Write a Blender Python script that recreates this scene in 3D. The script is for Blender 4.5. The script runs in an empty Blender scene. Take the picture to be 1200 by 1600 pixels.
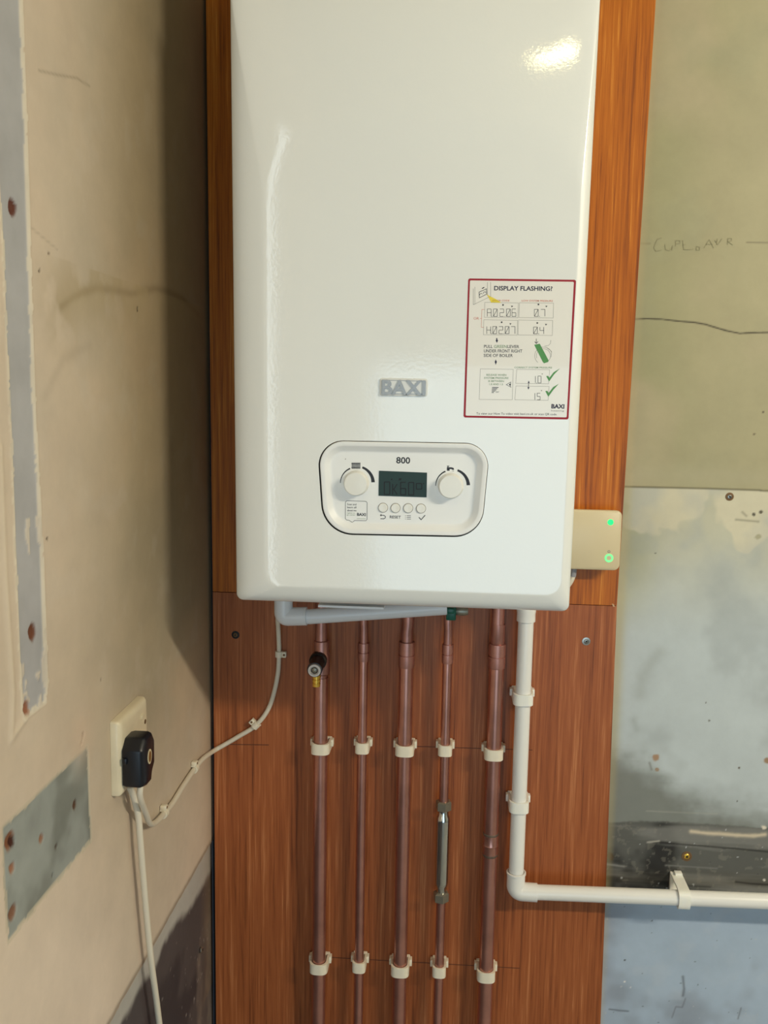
import bpy, bmesh, math, random
import numpy as np
from mathutils import Vector, Matrix
from mathutils.geometry import tessellate_polygon
random.seed(4)
sc = bpy.context.scene
col = sc.collection
# ------------------------------------------------------------------ camera
FPX = 1394.1
RIGHT = Vector((.9966, .0805, .0170)); UP = Vector((-.0274, .1299, .9912)); FWD = Vector((-.0776, .9883, -.1316))
FWD.normalize(); RIGHT = (RIGHT - FWD * RIGHT.dot(FWD)).normalized(); UP = RIGHT.cross(FWD)
CAM = Vector((.2575, -1.2955, .2512))
cam = bpy.data.cameras.new('camera'); cam_o = bpy.data.objects.new('camera', cam); col.objects.link(cam_o)
cam.sensor_fit = 'AUTO'; cam.sensor_width = 36; cam.lens = FPX / 1600 * 36; cam.clip_start = .02
m = Matrix.Identity(4)
for i, a in enumerate((RIGHT, UP, -FWD)):
    m[0][i], m[1][i], m[2][i] = a
m.translation = CAM
cam_o.matrix_world = m
sc.camera = cam_o
# ------------------------------------------------------------------ world, lamps, exposure
vs = sc.view_settings
vs.view_transform = 'Standard'; vs.look = 'None'; vs.gamma = 1; vs.use_curve_mapping = False; vs.exposure = 0.0
w = bpy.data.worlds.new('world'); sc.world = w; w.use_nodes = True
w.node_tree.nodes['Background'].inputs[0].default_value = (.55, .72, 1, 1)
w.node_tree.nodes['Background'].inputs[1].default_value = .03


def light(name, kind, loc, target, energy, color, size, size_y=None, shape='RECTANGLE'):
    l = bpy.data.lights.new(name, kind); l.energy = energy; l.color = color
    o = bpy.data.objects.new(name, l); col.objects.link(o); o.location = loc
    if kind == 'AREA':
        l.shape = shape; l.size = size
        if size_y: l.size_y = size_y
        o.rotation_euler = (Vector(target) - Vector(loc)).to_track_quat('-Z', 'Y').to_euler()
    return o


LAMP = Vector((1.95, -1.55, 1.11))
light('ceiling_lamp_light', 'AREA', LAMP, (LAMP.x, LAMP.y + 1.4, LAMP.z - 1.1), 40.5, (1, .90, .71), 1.0, .08)
BULB = Vector((.50, -1.20, 1.10))
light('bulb_light', 'AREA', BULB, (.3, -.2, 0), .8, (1, .84, .38), .20, .07, shape='ELLIPSE')
light('doorway_daylight', 'AREA', (.65, -3.35, -.42), (.65, 0, -.42), 19, (.64, .86, 1), 1.6, 1.6)
light('side_window_daylight', 'AREA', (-.085, -.86, .24), (1, -.86, .24), 1.1, (.82, .95, 1), .13, 1.0)


# ------------------------------------------------------------------ helpers
def ray(x, y):
    return RIGHT * ((x - 600) / FPX) + UP * ((800 - y) / FPX) + FWD


def onY(x, y, Y):
    d = ray(x, y); return CAM + d * ((Y - CAM.y) / d.y)


def onX(x, y, X):
    d = ray(x, y); return CAM + d * ((X - CAM.x) / d.x)


def lin(c):
    return tuple(((v / 255) / 12.92 if v / 255 <= .04045 else ((v / 255 + .055) / 1.055) ** 2.4) for v in c)


def mat(name, rgb, rough=.5, metal=0, coat=0, emit=None, es=1, spec=.5, bump=0, bscale=200, var=0, vscale=30, trans=0, sss=0):
    m = bpy.data.materials.new(name); m.use_nodes = True
    nt = m.node_tree; b = nt.nodes['Principled BSDF']
    c = lin(rgb)
    b.inputs['Base Color'].default_value = (*c, 1)
    b.inputs['Roughness'].default_value = rough
    b.inputs['Metallic'].default_value = metal
    b.inputs['Coat Weight'].default_value = coat
    b.inputs['Coat Roughness'].default_value = .03
    b.inputs['Specular IOR Level'].default_value = spec
    if sss:
        b.inputs['Subsurface Weight'].default_value = sss
        b.inputs['Subsurface Radius'].default_value = (.01, .008, .005)
        b.inputs['Subsurface Scale'].default_value = .3
    if emit:
        b.inputs['Emission Color'].default_value = (*lin(emit), 1); b.inputs['Emission Strength'].default_value = es
    tc = nt.nodes.new('ShaderNodeTexCoord')
    if var:
        n = nt.nodes.new('ShaderNodeTexNoise'); n.inputs['Scale'].default_value = vscale; n.inputs['Detail'].default_value = 4
        nt.links.new(tc.outputs['Object'], n.inputs['Vector'])
        r = nt.nodes.new('ShaderNodeValToRGB')
        r.color_ramp.elements[0].position = .3; r.color_ramp.elements[1].position = .7
        r.color_ramp.elements[0].color = (*[v * (1 - var) for v in c], 1)
        r.color_ramp.elements[1].color = (*[min(1, v * (1 + var)) for v in c], 1)
        nt.links.new(n.outputs['Fac'], r.inputs['Fac']); nt.links.new(r.outputs['Color'], b.inputs['Base Color'])
    if bump:
        n = nt.nodes.new('ShaderNodeTexNoise'); n.inputs['Scale'].default_value = bscale; n.inputs['Detail'].default_value = 3
        nt.links.new(tc.outputs['Object'], n.inputs['Vector'])
        bp = nt.nodes.new('ShaderNodeBump'); bp.inputs['Strength'].default_value = bump; bp.inputs['Distance'].default_value = .001
        nt.links.new(n.outputs['Fac'], bp.inputs['Height']); nt.links.new(bp.outputs['Normal'], b.inputs['Normal'])
        if coat: nt.links.new(bp.outputs['Normal'], b.inputs['Coat Normal'])
    return m


def wood_mat(name, hue, hues):
    m = bpy.data.materials.new(name); m.use_nodes = True
    nt = m.node_tree; b = nt.nodes['Principled BSDF']; L = nt.links.new
    tc = nt.nodes.new('ShaderNodeTexCoord')

    def noise(sx, sz, detail, rough=.6, off=0):
        mp = nt.nodes.new('ShaderNodeMapping'); mp.inputs['Scale'].default_value = (sx, 1, sz); mp.inputs['Location'].default_value = (off, 0, off)
        L(tc.outputs['Object'], mp.inputs['Vector'])
        n = nt.nodes.new('ShaderNodeTexNoise'); n.inputs['Scale'].default_value = 1; n.inputs['Detail'].default_value = detail
        n.inputs['Roughness'].default_value = rough
        L(mp.outputs['Vector'], n.inputs['Vector']); return n.outputs['Fac']
    a = noise(230, 5, 3, .65, hue); c = noise(45, 1.5, 2, .5, 3 + hue); d = noise(600, 14, 2, .7, 7)
    def mul(x, y, op='MULTIPLY'):
        q = nt.nodes.new('ShaderNodeMath'); q.operation = op
        for i, v in enumerate((x, y)):
            if isinstance(v, (int, float)): q.inputs[i].default_value = v
            else: L(v, q.inputs[i])
        return q.outputs[0]
    s = mul(mul(mul(a, .5), mul(c, .3), 'ADD'), mul(d, .2), 'ADD')
    r = nt.nodes.new('ShaderNodeValToRGB'); cr = r.color_ramp
    cr.elements[0].position = .37; cr.elements[0].color = (*lin(hues[0]), 1)
    cr.elements[1].position = .63; cr.elements[1].color = (*lin(hues[3]), 1)
    e = cr.elements.new(.47); e.color = (*lin(hues[1]), 1)
    e = cr.elements.new(.55); e.color = (*lin(hues[2]), 1)
    L(s, r.inputs['Fac']); L(r.outputs['Color'], b.inputs['Base Color'])
    b.inputs['Roughness'].default_value = .42
    b.inputs['Specular IOR Level'].default_value = .35
    bp = nt.nodes.new('ShaderNodeBump'); bp.inputs['Strength'].default_value = .15; bp.inputs['Distance'].default_value = .0005
    L(a, bp.inputs['Height']); L(bp.outputs['Normal'], b.inputs['Normal'])
    return m


def vcol_mat(name, rough, bump, spec=.3, bscale=25):
    m = bpy.data.materials.new(name); m.use_nodes = True
    nt = m.node_tree; b = nt.nodes['Principled BSDF']; L = nt.links.new
    at = nt.nodes.new('ShaderNodeAttribute'); at.attribute_name = 'Col'
    tc = nt.nodes.new('ShaderNodeTexCoord')
    n = nt.nodes.new('ShaderNodeTexNoise'); n.inputs['Scale'].default_value = 14; n.inputs['Detail'].default_value = 8; n.inputs['Roughness'].default_value = .65
    L(tc.outputs['Object'], n.inputs['Vector'])
    mr = nt.nodes.new('ShaderNodeMapRange'); mr.inputs['From Min'].default_value = .3; mr.inputs['From Max'].default_value = .7
    mr.inputs['To Min'].default_value = .93; mr.inputs['To Max'].default_value = 1.06
    L(n.outputs['Fac'], mr.inputs['Value'])
    mx = nt.nodes.new('ShaderNodeVectorMath'); mx.operation = 'SCALE'
    L(at.outputs['Color'], mx.inputs[0]); L(mr.outputs['Result'], mx.inputs['Scale'])
    L(mx.outputs['Vector'], b.inputs['Base Color'])
    b.inputs['Roughness'].default_value = rough; b.inputs['Specular IOR Level'].default_value = spec
    n2 = nt.nodes.new('ShaderNodeTexNoise'); n2.inputs['Scale'].default_value = bscale; n2.inputs['Detail'].default_value = 6
    L(tc.outputs['Object'], n2.inputs['Vector'])
    bp = nt.nodes.new('ShaderNodeBump'); bp.inputs['Strength'].default_value = bump; bp.inputs['Distance'].default_value = .004
    L(n2.outputs['Fac'], bp.inputs['Height']); L(bp.outputs['Normal'], b.inputs['Normal'])
    return m


M = dict(
    casing=mat('casing_enamel', (240, 243, 241), .4, coat=1, bump=.07, bscale=260),
    panel=mat('panel_plastic', (240, 242, 242), .35),
    knob=mat('knob_plastic', (236, 236, 230), .3, coat=.3),
    gap=mat('dark_gap', (12, 12, 14), .6),
    ink=mat('dark_ink', (38, 42, 52), .6),
    navy=mat('navy_ink', (24, 26, 62), .6),
    grey_ink=mat('grey_ink', (140, 138, 134), .6),
    red_ink=mat('crimson_ink', (158, 24, 44), .5),
    orange_ink=mat('orange_ink', (206, 112, 88), .6),
    green_ink=mat('green_ink', (84, 150, 88), .6),
    pale_green=mat('pale_green_ink', (116, 150, 112), .6),
    yellow_ink=mat('yellow_ink', (236, 214, 76), .6),
    sticker=mat('sticker_vinyl', (240, 238, 232), .3, coat=.6),
    lcd=mat('display_glass', (48, 68, 68), .45, spec=.2),
    lcd_ink=mat('display_segment', (8, 11, 13), .5),
    badge=mat('badge_plastic', (226, 228, 226), .35, coat=.3),
    badge_letter=mat('badge_letter', (168, 172, 176), .3, metal=.3),
    copper=mat('copper', (192, 140, 128), .29, metal=.86, var=.16, vscale=22, bump=.05, bscale=60),
    copper_dull=mat('copper_dull', (180, 130, 120), .38, metal=.75, var=.16, vscale=40),
    solder=mat('solder_mark', (120, 106, 94), .5, metal=.5, var=.2),
    chrome=mat('chrome', (205, 208, 206), .08, metal=1),
    nickel=mat('nickel', (150, 146, 132), .38, metal=.7),
    brass=mat('brass', (232, 190, 84), .3, metal=.8),
    silver=mat('silver_paint', (216, 208, 200), .35, metal=.3),
    steel=mat('steel', (170, 168, 160), .3, metal=.9),
    rust=mat('rusty_steel', (120, 92, 62), .6, metal=.4),
    black=mat('black_plastic', (13, 16, 26), .36),
    black_matt=mat('black_valve_plastic', (18, 17, 22), .4),
    pvc=mat('white_pvc', (236, 236, 232), .3, coat=.2),
    pvc_grey=mat('pale_grey_pvc', (226, 230, 236), .35, coat=.2),
    nylon=mat('nylon_clip', (244, 244, 236), .4, sss=.25),
    nylon_old=mat('nylon_clip_aged', (236, 228, 208), .45, sss=.2),
    cable=mat('cable_sheath', (224, 216, 198), .45),
    cable_grey=mat('grey_gland', (150, 150, 156), .5),
    cream=mat('cream_plastic', (212, 198, 164), .4),
    socket=mat('aged_socket_plastic', (226, 214, 186), .35, coat=.2, var=.05, vscale=50),
    led=mat('green_led', (30, 220, 110), .3, emit=(20, 255, 110), es=1.3),
    led_ring=mat('green_light_ring', (120, 240, 140), .3, emit=(90, 245, 130), es=.95),
    tap_green=mat('green_tap_plastic', (0, 92, 74), .35),
    white=mat('white_plastic', (226, 228, 232), .4),
    dark_wood=mat('pencil_line', (88, 46, 24), .6),
    chip=mat('bare_chip', (206, 170, 130), .7),
    room=mat('room_paint', (178, 174, 160), .8, var=.08, vscale=3),
    floor=mat('concrete_floor', (160, 158, 152), .8, var=.15, vscale=6, bump=.2, bscale=40),
    glass_oval=mat('badge_oval', (120, 84, 40), .4),
)
M['wood'] = wood_mat('teak_laminate', 0, ((124, 60, 12), (172, 92, 16), (188, 106, 24), (218, 142, 54)))  # orange cast of the warm lamp is put into the upper board's colour
M['wood_lower'] = wood_mat('teak_laminate_lower', 11, ((112, 58, 28), (152, 84, 44), (166, 95, 52), (192, 124, 78)))
M['left_paint'] = vcol_mat('aged_left_paint', .6, .10)
M['back_paint'] = vcol_mat('aged_back_paint', .5, .10)


M['casing'].node_tree.nodes['Principled BSDF'].inputs['Coat IOR'].default_value = 1.7
M['casing'].node_tree.nodes['Principled BSDF'].inputs['Coat Roughness'].default_value = .07


class MB:
    """collects geometry of one part; several materials allowed"""
    def __init__(s):
        s.v = []; s.f = []; s.mi = []; s.sm = []; s.mats = []

    def midx(s, m):
        if m not in s.mats: s.mats.append(m)
        return s.mats.index(m)

    def add(s, vs, fs, m, smooth=False):
        b = len(s.v); s.v += [Vector(v) for v in vs]
        k = s.midx(m)
        for f in fs:
            s.f.append([i + b for i in f]); s.mi.append(k); s.sm.append(smooth)
        return s

    def frombm(s, bm, m, smooth=False, mtx=None):
        bm.verts.index_update()
        vs = [(mtx @ v.co if mtx else v.co.copy()) for v in bm.verts]
        s.add(vs, [[v.index for v in f.verts] for f in bm.faces], m, smooth)
        bm.free(); return s

    def box(s, a, b, m, bev=0, seg=2, mtx=None, smooth=None):
        bm = bmesh.new(); bmesh.ops.create_cube(bm, size=1)
        c = [(a[i] + b[i]) / 2 for i in range(3)]; d = [abs(b[i] - a[i]) for i in range(3)]
        for v in bm.verts: v.co = Vector([c[i] + v.co[i] * d[i] for i in range(3)])
        if bev: bmesh.ops.bevel(bm, geom=list(bm.edges), offset=bev, segments=seg, affect='EDGES', profile=.5)
        return s.frombm(bm, m, bool(bev) if smooth is None else smooth, mtx)

    def prism(s, poly, mapf, h, m, holes=(), smooth=False, cap_back=True):
        """poly: list of 2D pts -> mapf(u,v,t) t in 0..h"""
        loops = [poly] + list(holes)
        tri = tessellate_polygon([[Vector((p[0], p[1], 0)) for p in lp] for lp in loops])
        flat = [p for lp in loops for p in lp]; n = len(flat)
        vs = [mapf(p[0], p[1], h) for p in flat]
        fs = [list(t) for t in tri]
        if h:
            vs += [mapf(p[0], p[1], 0) for p in flat]
            if cap_back: fs += [[i + n for i in reversed(t)] for t in tri]
            o = 0
            for lp in loops:
                k = len(lp)
                for i in range(k): j = (i + 1) % k; fs.append([o + i, o + j, o + j + n, o + i + n])
                o += k
        return s.add(vs, fs, m, smooth)

    def rings(s, rings, m, smooth=True, cap0=False, cap1=False, closed=True):
        n = len(rings[0]); vs = [p for r in rings for p in r]; fs = []
        for k in range(len(rings) - 1):
            for i in range(n if closed else n - 1):
                j = (i + 1) % n; fs.append([k * n + i, k * n + j, (k + 1) * n + j, (k + 1) * n + i])
        if cap0: fs.append(list(range(n))[::-1])
        if cap1: fs.append([(len(rings) - 1) * n + i for i in range(n)])
        return s.add(vs, fs, m, smooth)

    def lathe(s, prof, origin, axis, m, seg=32, smooth=True, hexa=False):
        """prof: (r, t) along axis"""
        ax = Vector(axis).normalized(); u = ax.orthogonal().normalized(); w_ = ax.cross(u); o = Vector(origin)
        if hexa: seg = 6
        R = [[o + ax * t + (u * math.cos(2 * math.pi * i / seg) + w_ * math.sin(2 * math.pi * i / seg)) * max(r, 1e-5) for i in range(seg)] for r, t in prof]
        return s.rings(R, m, smooth and not hexa)

    def tube(s, path, r, m, seg=16, caps=True, radii=None):
        P = [Vector(p) for p in path]; T = []
        for i in range(len(P)):
            a = P[max(0, i - 1)]; b = P[min(len(P) - 1, i + 1)]; T.append((b - a).normalized())
        u = T[0].orthogonal().normalized(); R = []
        for i, p in enumerate(P):
            u = (u - T[i] * u.dot(T[i])).normalized(); w_ = T[i].cross(u)
            rr = radii[i] if radii else r
            R.append([p + (u * math.cos(2 * math.pi * k / seg) + w_ * math.sin(2 * math.pi * k / seg)) * rr for k in range(seg)])
        return s.rings(R, m, True, caps, caps)

    def build(s, name, parent=None):
        off = parent.location if parent is not None and parent.parent is None else Vector((0, 0, 0))
        if parent is not None and parent.parent is not None: off = parent.parent.location
        me = bpy.data.meshes.new(name)
        me.from_pydata([tuple(v - off) for v in s.v], [], s.f)
        for m in s.mats: me.materials.append(m)
        me.polygons.foreach_set('material_index', s.mi); me.polygons.foreach_set('use_smooth', s.sm)
        me.validate(); me.update()
        bm = bmesh.new(); bm.from_mesh(me); bmesh.ops.remove_doubles(bm, verts=bm.verts, dist=1e-6)
        bmesh.ops.recalc_face_normals(bm, faces=bm.faces); bm.to_mesh(me); bm.free()
        if any(s.sm):
            try: me.set_sharp_from_angle(angle=math.radians(38))
            except Exception: pass
        o = bpy.data.objects.new(name, me); col.objects.link(o)
        if parent is not None: o.parent = parent
        return o


def empty(name, loc, label, cat, group=None):
    o = bpy.data.objects.new(name, None); o.location = loc; o.empty_display_size = .02; col.objects.link(o)
    o['label'] = label; o['category'] = cat
    if group: o['group'] = group
    return o


def tag(o, label, cat, group=None):
    o['label'] = label; o['category'] = cat
    if group: o['group'] = group
    return o


def smoothpath(pts, n=8):
    P = [Vector(p) for p in pts]; P = [P[0] * 2 - P[1]] + P + [P[-1] * 2 - P[-2]]; out = []
    for i in range(1, len(P) - 2):
        a, b, c, d = P[i - 1:i + 3]
        for k in range(n):
            t = k / n
            out.append(.5 * ((2 * b) + (c - a) * t + (2 * a - 5 * b + 4 * c - d) * t * t + (3 * b - a - 3 * c + d) * t ** 3))
    out.append(P[-2]); return out


def rpoly(corners, radii, n=8):
    """rounded polygon in 2D"""
    out = []; k = len(corners)
    for i in range(k):
        p = Vector(corners[i]); a = Vector(corners[i - 1]); b = Vector(corners[(i + 1) % k]); r = radii[i] if isinstance(radii, (list, tuple)) else radii
        u = (a - p).normalized(); v = (b - p).normalized(); ang = u.angle(v); d = r / math.tan(ang / 2)
        s0 = p + u * d; s1 = p + v * d; c = p + (u + v).normalized() * (r / math.sin(ang / 2))
        a0 = s0 - c; a1 = s1 - c; tot = a0.angle_signed(a1)
        for j in range(n + 1):
            t = -tot * j / n; out.append((c.x + a0.x * math.cos(t) - a0.y * math.sin(t), c.y + a0.x * math.sin(t) + a0.y * math.cos(t)))
    return out


def rrect(x0, z0, x1, z1, r, n=8):
    return rpoly([(x0, z0), (x1, z0), (x1, z1), (x0, z1)], r, n)


def inset(poly, d):
    """inset (d>0 shrinks) a counter-clockwise-or-not smooth polygon"""
    k = len(poly); A = sum(poly[i][0] * poly[(i + 1) % k][1] - poly[(i + 1) % k][0] * poly[i][1] for i in range(k)); sg = 1 if A > 0 else -1
    out = []
    for i in range(k):
        a = Vector(poly[i - 1]); b = Vector(poly[(i + 1) % k]); t = (b - a).normalized(); nrm = Vector((-t.y, t.x)) * sg
        out.append((poly[i][0] + nrm.x * d, poly[i][1] + nrm.y * d))
    return out


_tc = {}


def text_geo(s, bold=0.0):
    if (s, bold) in _tc: return _tc[(s, bold)]
    cu = bpy.data.curves.new('glyphs', 'FONT'); cu.body = s; cu.size = 1; cu.resolution_u = 3; cu.offset = bold
    o = bpy.data.objects.new('glyphs', cu)
    me = o.to_mesh(); vs = [v.co.copy() for v in me.vertices]; fs = [list(p.vertices) for p in me.polygons]
    o.to_mesh_clear(); bpy.data.objects.remove(o); bpy.data.curves.remove(cu)
    _tc[(s, bold)] = (vs, fs); return vs, fs


class Decal:
    """prints on a flat surface at depth Y. Frame: u,v come from a picture crop (px = ox + u/k)."""
    def __init__(s, mb, ox, oy, k, Y):
        s.mb = mb; s.ox = ox; s.oy = oy; s.k = k; s.Y = Y

    def p(s, u, v, dy=0):
        return onY(s.ox + u / s.k, s.oy + v / s.k, s.Y) + Vector((0, -dy, 0))

    def text(s, body, l, r, h, m, bold=0.0, dy=0, thick=0):
        """l,r : (u,v) ends of the baseline; h: capital height in crop px"""
        vs, fs = text_geo(body, bold)
        if not vs: return
        x0 = min(v.x for v in vs); x1 = max(v.x for v in vs)
        hh = .69
        a = s.p(*l); b = s.p(*r); ex = (b - a); L = ex.length; ex.normalize(); ez = Vector((-ex.z, 0, ex.x))
        hz = (s.p(l[0], l[1] - h) - a).length
        out = [a + ex * ((v.x - x0) / (x1 - x0) * L) + ez * (v.y / hh * hz) + Vector((0, -dy - thick, 0)) for v in vs]
        if not thick:
            s.mb.add(out, fs, m)
        else:
            n = len(out); ec = {}
            for f in fs:
                for i in range(len(f)):
                    e = (f[i], f[(i + 1) % len(f)]); ec[e] = 1
            sides = [[e[0], e[1], e[1] + n, e[0] + n] for e in ec if (e[1], e[0]) not in ec]
            s.mb.add(out + [v + Vector((0, thick, 0)) for v in out], fs + sides, m)

    def line(s, pts, wd, m, closed=False, dy=0):
        P = [s.p(*q) + Vector((0, -dy, 0)) for q in pts]; wd = (s.p(pts[0][0] + wd, pts[0][1]) - s.p(*pts[0])).length
        n = len(P); rng = range(n if closed else n - 1)
        L = []; R = []
        for i in range(n):
            a = P[i - 1] if (closed or i > 0) else P[i]; b = P[(i + 1) % n] if (closed or i < n - 1) else P[i]
            d1 = (P[i] - a); d2 = (b - P[i])
            d1 = d1.normalized() if d1.length > 1e-9 else d2.normalized(); d2 = d2.normalized() if d2.length > 1e-9 else d1
            t = (d1 + d2); t = t.normalized() if t.length > 1e-6 else d1
            nn = Vector((-t.z, 0, t.x)); k = 1 / max(.4, abs(t.dot(d1)))
            L.append(P[i] + nn * wd / 2 * k); R.append(P[i] - nn * wd / 2 * k)
        s.mb.add(L + R, [[i, (i + 1) % n, (i + 1) % n + n, i + n] for i in rng], m)

    def poly(s, pts, m, dy=0):
        P = [s.p(*q) + Vector((0, -dy, 0)) for q in pts]
        tri = tessellate_polygon([[Vector((q.x, q.z, 0)) for q in P]])
        s.mb.add(P, [list(t) for t in tri], m)

    def disc(s, u, v, r, m, dy=0):
        s.poly([(u + r * math.cos(a * math.pi / 10), v + r * math.sin(a * math.pi / 10)) for a in range(20)], m, dy)

    def rect(s, x0, y0, x1, y1, wd, m, dy=0, sk=0.0):
        s.line([(x0, y0), (x1, y0 + (x1 - x0) * .015), (x1 + sk, y1 + (x1 - x0) * .015), (x0 + sk, y1)], wd, m, True, dy)


SEG = {'0': 'abcdefs', 'A': 'abcefg', 'H': 'bcefg', '2': 'abdeg', '6': 'acdefg', '7': 'abc', '4': 'bcfg', '1': 'bc', '5': 'acdfg', 'K': 'efk', 'o': 'abfg', 'O': 'abcdef', '8': 'abcdefg'}


def seven(D, ch, x, y, w_, h, wd, m, slash=True, dy=0):
    s = SEG[ch]; md = y - h / 2
    g = {'a': [(x, y - h), (x + w_, y - h)], 'b': [(x + w_, y - h), (x + w_, md)], 'c': [(x + w_, md), (x + w_, y)], 'd': [(x, y), (x + w_, y)],
         'e': [(x, md), (x, y)], 'f': [(x, y - h), (x, md)], 'g': [(x, md), (x + w_, md)], 's': [(x, y), (x + w_, y - h)]}
    for c in s:
        if c == 's' and not slash: continue
        if c == 'k':
            D.line([(x + w_, y - h), (x + w_ * .25, md), (x + w_, y)], wd, m, dy=dy); D.line([(x, md), (x + w_ * .3, md)], wd, m, dy=dy); continue
        D.line(g[c], wd, m, dy=dy)


# ------------------------------------------------------------------ the room
rng = np.random.default_rng(7)


def vnoise(U, V, scale, octaves=4):
    out = np.zeros_like(U); amp = 1; tot = 0
    for o in range(octaves):
        g = rng.random((64, 64)); u = (U * scale * 2 ** o + 17.3 * o) % 63; v = (V * scale * 2 ** o + 5.1 * o) % 63
        i = u.astype(int); j = v.astype(int); fu = u - i; fv = v - j; fu = fu * fu * (3 - 2 * fu); fv = fv * fv * (3 - 2 * fv)
        i1 = (i + 1) % 63; j1 = (j + 1) % 63
        a = g[i, j] * (1 - fu) + g[i1, j] * fu; b = g[i, j1] * (1 - fu) + g[i1, j1] * fu
        out += amp * (a * (1 - fv) + b * fv); tot += amp; amp *= .5
    return out / tot


def inpoly(U, V, poly):
    c = np.zeros(U.shape, bool); n = len(poly)
    for i in range(n):
        x0, y0 = poly[i]; x1, y1 = poly[i - 1]
        if abs(y1 - y0) < 1e-9: continue
        t = ((y0 > V) != (y1 > V)) & (U < (x1 - x0) * (V - y0) / (y1 - y0) + x0)
        c ^= t
    return c


def pdist(U, V, pts):
    d = np.full(U.shape, 9.)
    for (x0, y0), (x1, y1) in zip(pts[:-1], pts[1:]):
        dx, dy = x1 - x0, y1 - y0; t = np.clip(((U - x0) * dx + (V - y0) * dy) / (dx * dx + dy * dy + 1e-12), 0, 1)
        d = np.minimum(d, np.hypot(U - x0 - t * dx, V - y0 - t * dy))
    return d


def sst(x, a, b):
    t = np.clip((x - a) / (b - a), 0, 1); return t * t * (3 - 2 * t)


def srgb(c): return np.array(lin(c))


def mixc(C, c, f):
    f = np.clip(f, 0, 1)[..., None]; return C * (1 - f) + srgb(c) * f


def axis_coords(lo, hi, step, olo, ohi):
    return np.concatenate([np.array(olo, ndmin=1), np.arange(lo, hi, step), np.array([hi, ohi])])


def wall_grid(name, us, vs_, posf, colf, m):
    U, V = np.meshgrid(us, vs_, indexing='ij')
    C, D = colf(U, V)
    X = posf(U, V, D).reshape(-1, 3); nu, nv = U.shape
    i, j = np.meshgrid(np.arange(nu - 1), np.arange(nv - 1), indexing='ij')
    a = (i * nv + j).ravel(); F = np.stack([a, a + nv, a + nv + 1, a + 1], 1)
    me = bpy.data.meshes.new(name)
    me.vertices.add(len(X)); me.vertices.foreach_set('co', X.astype(np.float32).ravel())
    me.loops.add(F.size); me.loops.foreach_set('vertex_index', F.astype(np.int32).ravel())
    me.polygons.add(len(F)); me.polygons.foreach_set('loop_start', np.arange(0, F.size, 4, dtype=np.int32))
    me.polygons.foreach_set('loop_total', np.full(len(F), 4, np.int32)); me.polygons.foreach_set('use_smooth', np.ones(len(F), bool))
    me.update(calc_edges=True)
    at = me.color_attributes.new('Col', 'FLOAT_COLOR', 'POINT')
    at.data.foreach_set('color', np.concatenate([C.reshape(-1, 3), np.ones((C.shape[0] * C.shape[1], 1))], 1).astype(np.float32).ravel())
    me.materials.append(m)
    o = bpy.data.objects.new(name, me); col.objects.link(o); o['kind'] = 'structure'
    return o


XL = -.1083; YW = .018


def LP(*pts): return [(onX(x, y, XL).y, onX(x, y, XL).z) for x, y in pts]
def BP(*pts): return [(onY(x, y, YW).x, onY(x, y, YW).z) for x, y in pts]


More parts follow.
